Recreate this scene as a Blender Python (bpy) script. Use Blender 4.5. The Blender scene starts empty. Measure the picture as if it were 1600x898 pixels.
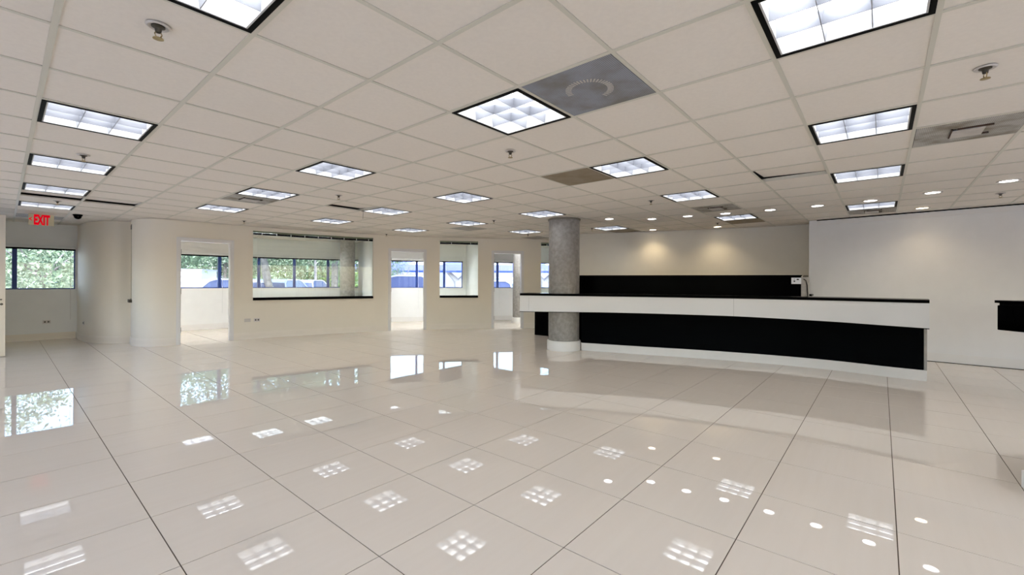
import bpy, bmesh, math, random
from mathutils import Vector, Matrix, noise

# ------------------------------------------------------------------ camera, sky, sun, exposure
C = bpy.context.scene.collection
scene = bpy.context.scene
H_CAM = 1.2212
ZC = 2.3795            # ceiling height
YAW = 0.8661
cam_d = bpy.data.cameras.new('camera')
cam = bpy.data.objects.new('camera', cam_d)
C.objects.link(cam)
cam_d.sensor_width = 36.0
cam_d.lens = 678.793 / 1600 * 36
cam_d.shift_y = -8.01 / 1600
cam_d.clip_start = 0.05
cam_d.clip_end = 400
cam.matrix_world = (Matrix.Translation((0, 0, H_CAM)) @ Matrix.Rotation(-YAW, 4, 'Z')
                    @ Matrix.Rotation(math.pi / 2, 4, 'X') @ Matrix.Rotation(0.0043, 4, 'Z'))
scene.camera = cam

world = bpy.data.worlds.new('sky')
scene.world = world
world.use_nodes = True
wn = world.node_tree.nodes
sky = wn.new('ShaderNodeTexSky')
sky.sky_type = 'NISHITA'
sky.sun_disc = False
sky.sun_elevation = math.radians(48)
sky.sun_rotation = math.radians(200)
sky.air_density = 1.3
sky.dust_density = 2.5
world.node_tree.links.new(sky.outputs[0], wn['Background'].inputs[0])
wn['Background'].inputs[1].default_value = 0.75

sun_d = bpy.data.lights.new('sun', 'SUN')
sun_d.energy = 3.4
sun_d.angle = math.radians(1.0)
sun_d.color = (1.0, 0.95, 0.88)
sun = bpy.data.objects.new('sun', sun_d)
C.objects.link(sun)
sun.rotation_euler = (math.radians(42), 0, math.radians(-20))

TROFFER_EMIT = 6.0
DOWNLIGHT_EMIT = 10.0
WASH_W = 14.0

vs = scene.view_settings
vs.view_transform = 'Standard'
vs.look = 'None'
vs.exposure = 0.42
vs.gamma = 1.0
vs.use_curve_mapping = False
try:
    scene.cycles.max_bounces = 12
    scene.cycles.diffuse_bounces = 6
    scene.cycles.glossy_bounces = 5
    scene.cycles.transparent_max_bounces = 16
    scene.cycles.sample_clamp_indirect = 6.0
    scene.cycles.caustics_reflective = False
    scene.cycles.caustics_refractive = False
except Exception:
    pass

# ------------------------------------------------------------------ materials
MATS = {}


def mat(name, col, rough=0.6, metal=0.0, var=0.0, vscale=6.0, bump=0.0, bscale=60.0, spec=None, emit=None, es=0.0,
        col2=None, obj_var=0.0, coat=0.0):
    m = bpy.data.materials.new(name)
    m.use_nodes = True
    nt = m.node_tree
    b = nt.nodes['Principled BSDF']
    b.inputs['Roughness'].default_value = rough
    b.inputs['Metallic'].default_value = metal
    b.inputs['Base Color'].default_value = (*col, 1)
    if spec is not None:
        b.inputs['Specular IOR Level'].default_value = spec
    if coat:
        b.inputs['Coat Weight'].default_value = coat
        b.inputs['Coat Roughness'].default_value = 0.03
    tc = nt.nodes.new('ShaderNodeTexCoord')
    if var > 0:
        n = nt.nodes.new('ShaderNodeTexNoise')
        n.inputs['Scale'].default_value = vscale
        n.inputs['Detail'].default_value = 6
        nt.links.new(tc.outputs['Object'], n.inputs['Vector'])
        mx = nt.nodes.new('ShaderNodeMix')
        mx.data_type = 'RGBA'
        c2 = col2 if col2 else tuple(max(0, c * (1 - var)) for c in col)
        mx.inputs[6].default_value = (*col, 1)
        mx.inputs[7].default_value = (*c2, 1)
        cr = nt.nodes.new('ShaderNodeValToRGB')
        cr.color_ramp.elements[0].position = 0.35
        cr.color_ramp.elements[1].position = 0.65
        nt.links.new(n.outputs[0], cr.inputs[0])
        nt.links.new(cr.outputs[0], mx.inputs[0])
        out = mx.outputs[2]
        nt.links.new(out, b.inputs['Base Color'])
        if obj_var:
            oi = nt.nodes.new('ShaderNodeObjectInfo')
            mr = nt.nodes.new('ShaderNodeMapRange')
            mr.inputs[3].default_value = 1 - obj_var
            mr.inputs[4].default_value = 1 + obj_var
            nt.links.new(oi.outputs['Random'], mr.inputs[0])
            hs = nt.nodes.new('ShaderNodeHueSaturation')
            nt.links.new(mr.outputs[0], hs.inputs['Value'])
            nt.links.new(out, hs.inputs['Color'])
            nt.links.new(hs.outputs[0], b.inputs['Base Color'])
    if bump > 0:
        n2 = nt.nodes.new('ShaderNodeTexNoise')
        n2.inputs['Scale'].default_value = bscale
        n2.inputs['Detail'].default_value = 4
        nt.links.new(tc.outputs['Object'], n2.inputs['Vector'])
        bp = nt.nodes.new('ShaderNodeBump')
        bp.inputs['Strength'].default_value = bump
        bp.inputs['Distance'].default_value = 0.01
        nt.links.new(n2.outputs[0], bp.inputs['Height'])
        nt.links.new(bp.outputs[0], b.inputs['Normal'])
    if emit:
        b.inputs['Emission Color'].default_value = (*emit, 1)
        b.inputs['Emission Strength'].default_value = es
    MATS[name] = m
    return m


M_wall = mat('wall_paint', (0.85, 0.785, 0.67), 0.6, var=0.03, vscale=1.5, bump=0.03, bscale=120)
M_wallw = mat('office_daylit_paint', (0.88, 0.88, 0.86), 0.6, var=0.02, bump=0.03, bscale=120)  # wall paint with the offices' cool daylight put into its colour
M_wallr = mat('right_wall_paint', (0.83, 0.82, 0.805), 0.6, var=0.02, bump=0.03, bscale=120)
M_wallb = mat('back_wall_paint', (0.80, 0.755, 0.655), 0.6, var=0.02, bump=0.03, bscale=120)
M_base = mat('baseboard_paint', (0.86, 0.79, 0.685), 0.35, var=0.02)
M_baser = mat('white_trim_paint', (0.82, 0.80, 0.77), 0.35, var=0.02)
M_trimw = mat('door_casing_paint', (0.78, 0.76, 0.74), 0.35, var=0.02)
M_tile = mat('ceiling_tile_mineral', (0.85, 0.792, 0.72), 0.9, var=0.03, vscale=40, bump=0.12, bscale=260, obj_var=0.012)
M_tee = mat('ceiling_tee_paint', (0.66, 0.635, 0.55), 0.45)
M_dark = mat('dark_void', (0.03, 0.028, 0.02), 0.9)
M_grout = mat('dark_grout', (0.09, 0.06, 0.035), 0.8)
M_black = mat('black_laminate', (0.0008, 0.0008, 0.001), 0.22, spec=0.02)
M_blackm = mat('black_metal', (0.002, 0.002, 0.002), 0.5, spec=0.05)
M_fascia = mat('white_laminate', (0.78, 0.78, 0.80), 0.16, var=0.015, vscale=2)
M_curb = mat('white_curb_paint', (0.80, 0.77, 0.73), 0.45, var=0.03, bump=0.05, bscale=50)
M_conc = mat('concrete', (0.31, 0.29, 0.27), 0.42, var=0.3, vscale=16, bump=0.35, bscale=40, col2=(0.22, 0.205, 0.19))
M_conc2 = mat('concrete_collar', (0.20, 0.18, 0.15), 0.8)
M_alu = mat('champagne_aluminium', (0.62, 0.57, 0.50), 0.35, metal=0.5)
M_louv = mat('louvre_aluminium', (0.36, 0.37, 0.41), 0.35, metal=0.5)
M_rim = mat('fixture_rim_white', (0.62, 0.62, 0.62), 0.4)
M_blue = mat('blue_window_metal', (0.012, 0.045, 0.24), 0.35)
M_steel = mat('dark_steel', (0.10, 0.09, 0.07), 0.4, metal=0.6)
M_brass = mat('brass', (0.42, 0.33, 0.17), 0.35, metal=0.8)
M_bronze = mat('dark_bronze', (0.06, 0.05, 0.035), 0.5, metal=0.3)
M_sprw = mat('escutcheon_white', (0.60, 0.56, 0.52), 0.4)
M_plate = mat('outlet_plate', (0.66, 0.62, 0.60), 0.4)
M_blind = mat('white_blind', (0.78, 0.79, 0.77), 0.55)
M_olive = mat('olive_headrail', (0.16, 0.19, 0.11), 0.5)
M_cord = mat('blind_cord', (0.72, 0.74, 0.72), 0.6)
M_signbox = mat('exit_sign_case', (0.60, 0.55, 0.38), 0.5, emit=(0.60, 0.55, 0.38), es=0.05)
M_red = mat('exit_red', (0.75, 0.0, 0.01), 0.8, spec=0.1, emit=(0.95, 0.0, 0.02), es=0.3)
M_paper = mat('white_paper', (0.80, 0.80, 0.84), 0.6)
M_endp = mat('partition_end_grey', (0.42, 0.39, 0.36), 0.5, var=0.15, vscale=20)
M_asph = mat('pale_pavement', (0.55, 0.54, 0.53), 0.9, var=0.15, vscale=0.6, bump=0.2)
M_leaf = mat('leaf_green', (0.13, 0.20, 0.10), 0.6, var=0.6, vscale=1.2, col2=(0.30, 0.36, 0.24))
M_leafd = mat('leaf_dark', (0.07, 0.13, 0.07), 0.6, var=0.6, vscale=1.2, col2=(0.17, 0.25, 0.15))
M_hedge = mat('hedge_green', (0.25, 0.40, 0.10), 0.7, var=0.6, vscale=3, col2=(0.10, 0.2, 0.05))
M_bark = mat('bark_pale', (0.27, 0.245, 0.235), 0.9, var=0.4, vscale=8, bump=0.4, bscale=20)
M_bwhite = mat('white_render', (0.80, 0.79, 0.80), 0.8, var=0.05, vscale=0.7)
M_canopy = mat('lavender_blue_canopy', (0.17, 0.19, 0.50), 0.6, var=0.1)
M_carw = mat('car_paint_silver', (0.62, 0.64, 0.72), 0.25, metal=0.2, coat=0.5)
M_carb = mat('car_paint_white', (0.80, 0.80, 0.84), 0.25, coat=0.5)
M_carg = mat('car_glass', (0.08, 0.10, 0.20), 0.05)
M_tyre = mat('tyre_rubber', (0.02, 0.02, 0.02), 0.8)
M_bound = mat('lavender_grey_render', (0.28, 0.28, 0.38), 0.8, var=0.05)
M_roof = mat('grey_roof', (0.35, 0.33, 0.33), 0.8)


def vent_mat(name, col, dirt, ring=False, rect=False):
    """perforated metal: small dark holes and dirt blown round the core"""
    m = bpy.data.materials.new(name)
    m.use_nodes = True
    nt = m.node_tree
    b = nt.nodes['Principled BSDF']
    b.inputs['Roughness'].default_value = 0.6
    tc = nt.nodes.new('ShaderNodeTexCoord')
    sc = nt.nodes.new('ShaderNodeVectorMath'); sc.operation = 'SCALE'; sc.inputs['Scale'].default_value = 95
    nt.links.new(tc.outputs['Object'], sc.inputs[0])
    fr = nt.nodes.new('ShaderNodeVectorMath'); fr.operation = 'FRACTION'
    nt.links.new(sc.outputs[0], fr.inputs[0])
    sb = nt.nodes.new('ShaderNodeVectorMath'); sb.operation = 'SUBTRACT'; sb.inputs[1].default_value = (.5, .5, 0)
    nt.links.new(fr.outputs[0], sb.inputs[0])
    mu = nt.nodes.new('ShaderNodeVectorMath'); mu.operation = 'MULTIPLY'; mu.inputs[1].default_value = (1, 1, 0)
    nt.links.new(sb.outputs[0], mu.inputs[0])
    ln = nt.nodes.new('ShaderNodeVectorMath'); ln.operation = 'LENGTH'
    nt.links.new(mu.outputs[0], ln.inputs[0])
    lt = nt.nodes.new('ShaderNodeMath'); lt.operation = 'LESS_THAN'; lt.inputs[1].default_value = 0.27
    nt.links.new(ln.outputs['Value'], lt.inputs[0])
    n = nt.nodes.new('ShaderNodeTexNoise'); n.inputs['Scale'].default_value = 5; n.inputs['Detail'].default_value = 5
    nt.links.new(tc.outputs['Object'], n.inputs['Vector'])
    cr = nt.nodes.new('ShaderNodeValToRGB')
    cr.color_ramp.elements[0].position = 0.42
    cr.color_ramp.elements[1].position = 0.66
    nt.links.new(n.outputs[0], cr.inputs[0])
    mx = nt.nodes.new('ShaderNodeMix'); mx.data_type = 'RGBA'
    mx.inputs[6].default_value = (*col, 1); mx.inputs[7].default_value = (*dirt, 1)
    nt.links.new(cr.outputs[0], mx.inputs[0])
    mx2 = nt.nodes.new('ShaderNodeMix'); mx2.data_type = 'RGBA'
    mx2.inputs[7].default_value = tuple(c * 0.35 for c in col) + (1,)
    nt.links.new(mx.outputs[2], mx2.inputs[6])
    nt.links.new(lt.outputs[0], mx2.inputs[0])
    nt.links.new(mx2.outputs[2], b.inputs['Base Color'])
    return m


M_ventblue = vent_mat('perforated_blue_grey', (0.32, 0.34, 0.40), (0.22, 0.21, 0.19))
M_ventdirty = vent_mat('perforated_grey_dirty', (0.50, 0.49, 0.46), (0.20, 0.16, 0.10))
M_ventbrown = vent_mat('perforated_brown', (0.33, 0.27, 0.19), (0.26, 0.20, 0.12))
M_ventgrey = vent_mat('perforated_grey', (0.46, 0.43, 0.40), (0.38, 0.35, 0.30))
M_ventplate = mat('vent_core_plate', (0.60, 0.56, 0.52), 0.5, var=0.2, vscale=9)
M_rust = mat('vent_core_rust', (0.07, 0.035, 0.02), 0.8, var=0.3, vscale=20)


def emission_mat(name, col, strength, bands=False):
    m = bpy.data.materials.new(name)
    m.use_nodes = True
    nt = m.node_tree
    nt.nodes.clear()
    o = nt.nodes.new('ShaderNodeOutputMaterial')
    e = nt.nodes.new('ShaderNodeEmission')
    e.inputs[0].default_value = (*col, 1)
    e.inputs[1].default_value = strength
    nt.links.new(e.outputs[0], o.inputs[0])
    if bands:
        # three fluorescent tubes seen through the prismatic sheet
        tc = nt.nodes.new('ShaderNodeTexCoord')
        sx = nt.nodes.new('ShaderNodeSeparateXYZ')
        nt.links.new(tc.outputs['Object'], sx.inputs[0])
        m1 = nt.nodes.new('ShaderNodeMath'); m1.operation = 'MULTIPLY'; m1.inputs[1].default_value = 2 * math.pi / 0.18
        nt.links.new(sx.outputs[1], m1.inputs[0])
        m2 = nt.nodes.new('ShaderNodeMath'); m2.operation = 'COSINE'
        nt.links.new(m1.outputs[0], m2.inputs[0])
        mr = nt.nodes.new('ShaderNodeMapRange')
        mr.inputs[1].default_value = -1; mr.inputs[2].default_value = 1
        mr.inputs[3].default_value = strength * 0.6; mr.inputs[4].default_value = strength * 1.4
        nt.links.new(m2.outputs[0], mr.inputs[0])
        nt.links.new(mr.outputs[0], e.inputs[1])
    return m


M_tube = emission_mat('fluorescent_sheet', (0.94, 0.97, 1.0), TROFFER_EMIT, True)
M_lens = emission_mat('downlight_lens_white', (1.0, 0.98, 1.0), DOWNLIGHT_EMIT)
M_lensw = emission_mat('downlight_lens_warm', (1.0, 0.84, 0.60), DOWNLIGHT_EMIT)


def glass_mat(name, tint, gl=0.06):
    m = bpy.data.materials.new(name)
    m.use_nodes = True
    nt = m.node_tree
    nt.nodes.clear()
    o = nt.nodes.new('ShaderNodeOutputMaterial')
    t = nt.nodes.new('ShaderNodeBsdfTransparent'); t.inputs[0].default_value = (*tint, 1)
    g = nt.nodes.new('ShaderNodeBsdfGlossy'); g.inputs['Roughness'].default_value = 0.0
    f = nt.nodes.new('ShaderNodeFresnel'); f.inputs[0].default_value = 1.35
    mx = nt.nodes.new('ShaderNodeMixShader')
    nt.links.new(f.outputs[0], mx.inputs[0])
    nt.links.new(t.outputs[0], mx.inputs[1])
    nt.links.new(g.outputs[0], mx.inputs[2])
    nt.links.new(mx.outputs[0], o.inputs[0])
    return m


M_glass = glass_mat('clear_glass', (0.95, 0.98, 0.96))
M_glassb = glass_mat('window_glass', (0.90, 0.94, 1.0))
M_glassg = glass_mat('green_edge_glass', (0.72, 0.82, 0.74))


def floor_tile_mat():
    m = bpy.data.materials.new('polished_porcelain')
    m.use_nodes = True
    nt = m.node_tree
    b = nt.nodes['Principled BSDF']
    b.inputs['Roughness'].default_value = 0.012
    b.inputs['IOR'].default_value = 1.5
    tc = nt.nodes.new('ShaderNodeTexCoord')
    mp = nt.nodes.new('ShaderNodeMapping')
    mp.inputs['Scale'].default_value = (1.2, 26, 1)
    nt.links.new(tc.outputs['Object'], mp.inputs[0])
    oi = nt.nodes.new('ShaderNodeObjectInfo')
    ad = nt.nodes.new('ShaderNodeVectorMath'); ad.operation = 'ADD'
    ml = nt.nodes.new('ShaderNodeMath'); ml.operation = 'MULTIPLY'; ml.inputs[1].default_value = 90
    nt.links.new(oi.outputs['Random'], ml.inputs[0])
    nt.links.new(mp.outputs[0], ad.inputs[0])
    nt.links.new(ml.outputs[0], ad.inputs[1])
    n = nt.nodes.new('ShaderNodeTexNoise'); n.inputs['Scale'].default_value = 1.0; n.inputs['Detail'].default_value = 3
    nt.links.new(ad.outputs[0], n.inputs['Vector'])
    mx = nt.nodes.new('ShaderNodeMix'); mx.data_type = 'RGBA'
    mx.inputs[6].default_value = (0.785, 0.70, 0.605, 1)
    mx.inputs[7].default_value = (0.75, 0.66, 0.56, 1)
    nt.links.new(n.outputs[0], mx.inputs[0])
    nt.links.new(mx.outputs[2], b.inputs['Base Color'])
    return m


M_floor = floor_tile_mat()


# ------------------------------------------------------------------ mesh helpers
class MB:
    def __init__(self):
        self.v = []
        self.f = []

    def box(self, x0, x1, y0, y1, z0, z1):
        n = len(self.v)
        self.v += [(x0, y0, z0), (x1, y0, z0), (x1, y1, z0), (x0, y1, z0), (x0, y0, z1), (x1, y0, z1), (x1, y1, z1), (x0, y1, z1)]
        self.f += [(n, n + 3, n + 2, n + 1), (n + 4, n + 5, n + 6, n + 7), (n, n + 1, n + 5, n + 4), (n + 1, n + 2, n + 6, n + 5),
                   (n + 2, n + 3, n + 7, n + 6), (n + 3, n, n + 4, n + 7)]
        return self

    def bar(self, p, q, w, z0, z1):
        """upright slab from p to q (plan), thickness w"""
        p = Vector(p); q = Vector(q)
        d = (q - p).normalized(); s = Vector((-d.y, d.x)) * w / 2
        n = len(self.v)
        for z in (z0, z1):
            for a in (p - s, q - s, q + s, p + s):
                self.v.append((a.x, a.y, z))
        self.f += [(n, n + 3, n + 2, n + 1), (n + 4, n + 5, n + 6, n + 7), (n, n + 1, n + 5, n + 4), (n + 1, n + 2, n + 6, n + 5),
                   (n + 2, n + 3, n + 7, n + 6), (n + 3, n, n + 4, n + 7)]
        return self

    def quad(self, a, b, c, d):
        n = len(self.v)
        self.v += [tuple(a), tuple(b), tuple(c), tuple(d)]
        self.f.append((n, n + 1, n + 2, n + 3))
        return self

    def lathe(self, prof, seg=24, cx=0, cy=0, cap0=True, cap1=True):
        """prof: list of (r, z)"""
        n = len(self.v)
        for r, z in prof:
            for k in range(seg):
                a = 2 * math.pi * k / seg
                self.v.append((cx + r * math.cos(a), cy + r * math.sin(a), z))
        for i in range(len(prof) - 1):
            for k in range(seg):
                k2 = (k + 1) % seg
                self.f.append((n + i * seg + k, n + i * seg + k2, n + (i + 1) * seg + k2, n + (i + 1) * seg + k))
        if cap0:
            self.f.append(tuple(n + k for k in range(seg))[::-1])
        if cap1:
            self.f.append(tuple(n + (len(prof) - 1) * seg + k for k in range(seg)))
        return self

    def tube(self, pts, r, seg=8):
        pts = [Vector(p) for p in pts]
        n0 = len(self.v)
        for i, p in enumerate(pts):
            d = (pts[min(i + 1, len(pts) - 1)] - pts[max(i - 1, 0)]).normalized()
            u = d.cross(Vector((0.13, 0.27, 0.95)))
            if u.length < 1e-3:
                u = d.cross(Vector((1, 0, 0)))
            u.normalize(); w = d.cross(u)
            rr = r[i] if isinstance(r, (list, tuple)) else r
            for k in range(seg):
                a = 2 * math.pi * k / seg
                self.v.append(tuple(p + u * rr * math.cos(a) + w * rr * math.sin(a)))
        for i in range(len(pts) - 1):
            for k in range(seg):
                k2 = (k + 1) % seg
                self.f.append((n0 + i * seg + k, n0 + i * seg + k2, n0 + (i + 1) * seg + k2, n0 + (i + 1) * seg + k))
        self.f.append(tuple(n0 + k for k in range(seg))[::-1])
        self.f.append(tuple(n0 + (len(pts) - 1) * seg + k for k in range(seg)))
        return self

    def mesh(self, name, m, smooth=False):
        me = bpy.data.meshes.new(name)
        me.from_pydata(self.v, [], self.f)
        me.materials.append(m)
        me.update()
        bm = bmesh.new(); bm.from_mesh(me)
        bmesh.ops.recalc_face_normals(bm, faces=bm.faces)
        bm.to_mesh(me); bm.free()
        if smooth:
            me.polygons.foreach_set('use_smooth', [True] * len(me.polygons))
            me.set_sharp_from_angle(angle=math.radians(35))
        return me

    def build(self, name, m, parent=None, smooth=False, loc=None, bevel=0):
        o = bpy.data.objects.new(name, self.mesh(name, m, smooth))
        C.objects.link(o)
        if parent:
            o.parent = parent
        if loc:
            o.location = loc
        if bevel:
            md = o.modifiers.new('bevel', 'BEVEL'); md.width = bevel; md.segments = 2; md.limit_method = 'ANGLE'
        return o


def tag(o, label=None, cat=None, group=None, kind=None):
    if label: o['label'] = label
    if cat: o['category'] = cat
    if group: o['group'] = group
    if kind: o['kind'] = kind
    return o


def empty(name, loc=(0, 0, 0), rz=0.0):
    o = bpy.data.objects.new(name, None)
    C.objects.link(o)
    o.empty_display_size = 0.1
    o.location = loc
    o.rotation_euler = (0, 0, rz)
    return o


def struct(mb, name, m, smooth=False):
    return tag(mb.build(name, m, smooth=smooth), kind='structure')


def copy_tree(o, parent=None):
    c = o.copy(); C.objects.link(c)
    if parent: c.parent = parent
    for ch in list(KIDS.get(o.name, [])):
        copy_tree(ch, c)
    return c


KIDS = {}


def freeze(o):
    """remember the children of a prototype (dependency-free)"""
    KIDS[o.name] = [x for x in C.objects if x.parent == o]
    for x in KIDS[o.name]:
        freeze(x)
    return o


def spline(P, n=12):
    P = [Vector(p) for p in P]
    Q = [2 * P[0] - P[1]] + P + [2 * P[-1] - P[-2]]
    out = []
    for i in range(1, len(Q) - 2):
        a, b, c, d = Q[i - 1], Q[i], Q[i + 1], Q[i + 2]
        for k in range(n):
            t = k / n
            out.append(.5 * ((2 * b) + (c - a) * t + (2 * a - 5 * b + 4 * c - d) * t * t + (3 * b - a - 3 * c + d) * t ** 3))
    out.append(P[-1])
    return out


class Path:
    """plan polyline with arc length; left side of travel is +normal"""

    def __init__(self, pts):
        self.p = [Vector(q) for q in pts]
        self.s = [0.0]
        for i in range(1, len(self.p)):
            self.s.append(self.s[-1] + (self.p[i] - self.p[i - 1]).length)
        self.n = []
        for i in range(len(self.p)):
            d = (self.p[min(i + 1, len(self.p) - 1)] - self.p[max(i - 1, 0)]).normalized()
            self.n.append(Vector((-d.y, d.x)))

    def at(self, s, off=0.0):
        s = max(0, min(self.s[-1], s))
        for i in range(len(self.s) - 1):
            if s <= self.s[i + 1] + 1e-9:
                t = (s - self.s[i]) / max(1e-9, self.s[i + 1] - self.s[i])
                p = self.p[i].lerp(self.p[i + 1], t)
                n = self.n[i].lerp(self.n[i + 1], t).normalized()
                return p + n * off
        return self.p[-1] + self.n[-1] * off

    def near(self, x, y):
        q = Vector((x, y)); best = (1e9, 0)
        for i in range(len(self.p) - 1):
            a, b = self.p[i], self.p[i + 1]
            d = b - a; t = max(0, min(1, (q - a).dot(d) / d.length_squared))
            e = (a + d * t - q).length
            if e < best[0]: best = (e, self.s[i] + t * d.length)
        return best[1]

    def angle(self, s):
        a = self.at(s - 0.01); b = self.at(s + 0.01)
        return math.atan2(b.y - a.y, b.x - a.x)


def strip(path, o0, o1, z0, z1, s0=None, s1=None, holes=(), zb=None, mb=None, zfun=None, o0fun=None, o1fun=None):
    """solid following a path, thickness from offset o0 to o1, with rectangular holes (s0,s1,z0,z1)"""
    mb = mb or MB()
    s0 = 0 if s0 is None else s0
    s1 = path.s[-1] if s1 is None else s1
    S = sorted(set([s0, s1] + [s for s in path.s if s0 < s < s1] + [h for hh in holes for h in hh[:2] if s0 < h < s1]))
    S2 = [S[0]]
    for s in S[1:]:
        if s - S2[-1] > 1e-4: S2.append(s)
    S = S2
    Z = sorted(set([z0, z1] + [h for hh in holes for h in hh[2:4] if z0 < h < z1]))
    nx, nz = len(S), len(Z)

    def solid(i, k):
        if i < 0 or k < 0 or i >= nx - 1 or k >= nz - 1: return False
        sm = (S[i] + S[i + 1]) / 2; zm = (Z[k] + Z[k + 1]) / 2
        return not any(h[0] < sm < h[1] and h[2] < zm < h[3] for h in holes)
    idx = {}

    def V(i, k, side):
        key = (i, k, side)
        if key not in idx:
            s = S[i]
            off = (o0fun(s) if o0fun else o0) if side == 0 else (o1fun(s) if o1fun else o1)
            p = path.at(s, off)
            z = zfun(s, Z[k]) if zfun else Z[k]
            idx[key] = len(mb.v); mb.v.append((p.x, p.y, z))
        return idx[key]
    for i in range(nx - 1):
        for k in range(nz - 1):
            if not solid(i, k): continue
            mb.f.append((V(i, k, 0), V(i + 1, k, 0), V(i + 1, k + 1, 0), V(i, k + 1, 0)))
            mb.f.append((V(i, k, 1), V(i, k + 1, 1), V(i + 1, k + 1, 1), V(i + 1, k, 1)))
            if not solid(i - 1, k): mb.f.append((V(i, k, 0), V(i, k + 1, 0), V(i, k + 1, 1), V(i, k, 1)))
            if not solid(i + 1, k): mb.f.append((V(i + 1, k, 0), V(i + 1, k, 1), V(i + 1, k + 1, 1), V(i + 1, k + 1, 0)))
            if not solid(i, k - 1): mb.f.append((V(i, k, 0), V(i, k, 1), V(i + 1, k, 1), V(i + 1, k, 0)))
            if not solid(i, k + 1): mb.f.append((V(i, k + 1, 0), V(i + 1, k + 1, 0), V(i + 1, k + 1, 1), V(i, k + 1, 1)))
    return mb


def project(x, y, z):
    c, s = math.cos(YAW), math.sin(YAW)
    a = c * x - s * y; b = s * x + c * y
    if b < 0.15: return None
    return (800 + 678.8 * a / b, 441 - 678.8 * (z - H_CAM) / b)


def seen_area(x0, x1, y0, y1, z):
    """rough size in the frame, for choosing which tiles are single objects"""
    P = [project(x, y, z) for x, y in ((x0, y0), (x1, y0), (x1, y1), (x0, y1))]
    if any(p is None for p in P): 
        c = project((x0 + x1) / 2, (y0 + y1) / 2, z)
        return 1e5 if c and -300 < c[0] < 1900 else 0
    P = [(max(0, min(1600, p[0])), max(0, min(898, p[1]))) for p in P]
    a = 0
    for i in range(4):
        a += P[i][0] * P[(i + 1) % 4][1] - P[(i + 1) % 4][0] * P[i][1]
    return abs(a) / 2


# ------------------------------------------------------------------ plan of the building
OFFICE = Path(spline([(1.65, 11.25), (1.62, 11.0), (1.61, 10.78), (1.68, 10.5), (1.88, 10.3), (2.35, 10.2), (3.2, 10.18), (4.5, 9.95),
                      (6.2, 9.4), (7.3, 8.8), (8.5, 7.8), (9.4, 7.0), (9.95, 6.45)], 10))
EXT = Path(spline([(-2.1, 13.1), (-.5, 13.1), (1.05, 13.05), (3.5, 13.0), (5.0, 12.75), (6.5, 12.2), (7.8, 11.4), (9.0, 10.5),
                   (10.8, 9.2), (12.5, 7.9)], 10))
CORR = Path(spline([(1.05, 13.04), (1.06, 12.5), (1.10, 12.0), (1.22, 11.62), (1.42, 11.36), (1.66, 11.26)], 8))
BACK = Path(spline([(9.95, 6.45), (9.2, 6.1), (8.85, 5.75), (8.98, 5.3), (9.38, 4.25), (9.82, 2.95), (10.12, 1.8), (10.22, 0.92)], 8))
RIGHT = Path([(9.66, 0.90), (9.55, -0.5), (9.47, -1.8), (9.40, -6.0)])
RIGHT_RET = Path([(10.3, 0.90), (9.66, 0.90)])
SILL = 1.04
HEAD = 1.90

sO = OFFICE.near
# interior openings: (xy start, xy end, z0, z1)
DOORS = [((2.214, 10.215), (3.059, 10.192)), ((6.308, 9.355), (7.058, 8.963)), ((8.458, 7.837), (9.03, 7.337))]
WINS = [((3.456, 10.148), (5.919, 9.508)), ((7.381, 8.742), (8.151, 8.105)), ((9.415, 6.986), (9.80, 6.60))]
doors_s = [(sO(*a), sO(*b)) for a, b in DOORS]
wins_s = [(sO(*a), sO(*b)) for a, b in WINS]
slot_s = (0.05, 0.40)
WZ0, WZ1, DZ = 0.86, 2.295, 2.005
holes = [(a, b, -0.01, DZ) for a, b in doors_s] + [(a, b, WZ0 - 0.045, WZ1) for a, b in wins_s] + [(slot_s[0], slot_s[1], WZ0, WZ1)]
struct(strip(OFFICE, 0, 0.11, 0, ZC, holes=holes), 'wall_office', M_wall, True)
struct(strip(CORR, 0, 0.10, 0, ZC), 'wall_corridor', M_wall, True)
struct(strip(BACK, 0, 0.12, 0, ZC), 'wall_back', M_wallb, True)
wr = struct(strip(RIGHT, 0, 0.15, 0, ZC), 'wall_right', M_wallr)
struct(strip(RIGHT_RET, -0.12, 0.0, 0, ZC), 'wall_right_return', M_wallr)
LEFT = Path([(-2.0, 13.1), (-2.0, -6.1)])
NEAR = Path([(-2.0, -6.1), (9.5, -6.1)])
lh = [(2.6 + 3.2 * k, 5.4 + 3.2 * k, 0.75, 2.15) for k in range(5)]  # unseen window openings in both walls, added to let daylight in
nh = [(0.5 + 2.25 * k, 2.5 + 2.25 * k, 0.5, 2.15) for k in range(5)]
struct(strip(LEFT, -0.1, 0.0, 0, ZC, holes=lh), 'wall_left', M_wall)
struct(strip(NEAR, -0.1, 0.0, 0, ZC, holes=nh), 'wall_near', M_wall)
for k, (pth, hh) in enumerate([(LEFT, lh), (NEAR, nh)]):
    for q, (a, b, z0, z1) in enumerate(hh):
        mb = MB()
        for s0, s1, za, zb_ in ((a, b, z0, z0 + .04), (a, b, z1 - .04, z1), (a, a + .04, z0 + .04, z1 - .04), (b - .04, b, z0 + .04, z1 - .04)):
            strip(pth, -0.08, -0.02, za, zb_, s0, s1, mb=mb)
        w = struct(mb, 'window_%d' % (10 + k * 5 + q), M_blue)
        strip(pth, -0.055, -0.05, z0 + .04, z1 - .04, a + .04, b - .04).build('pane', M_glassb, w)

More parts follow.
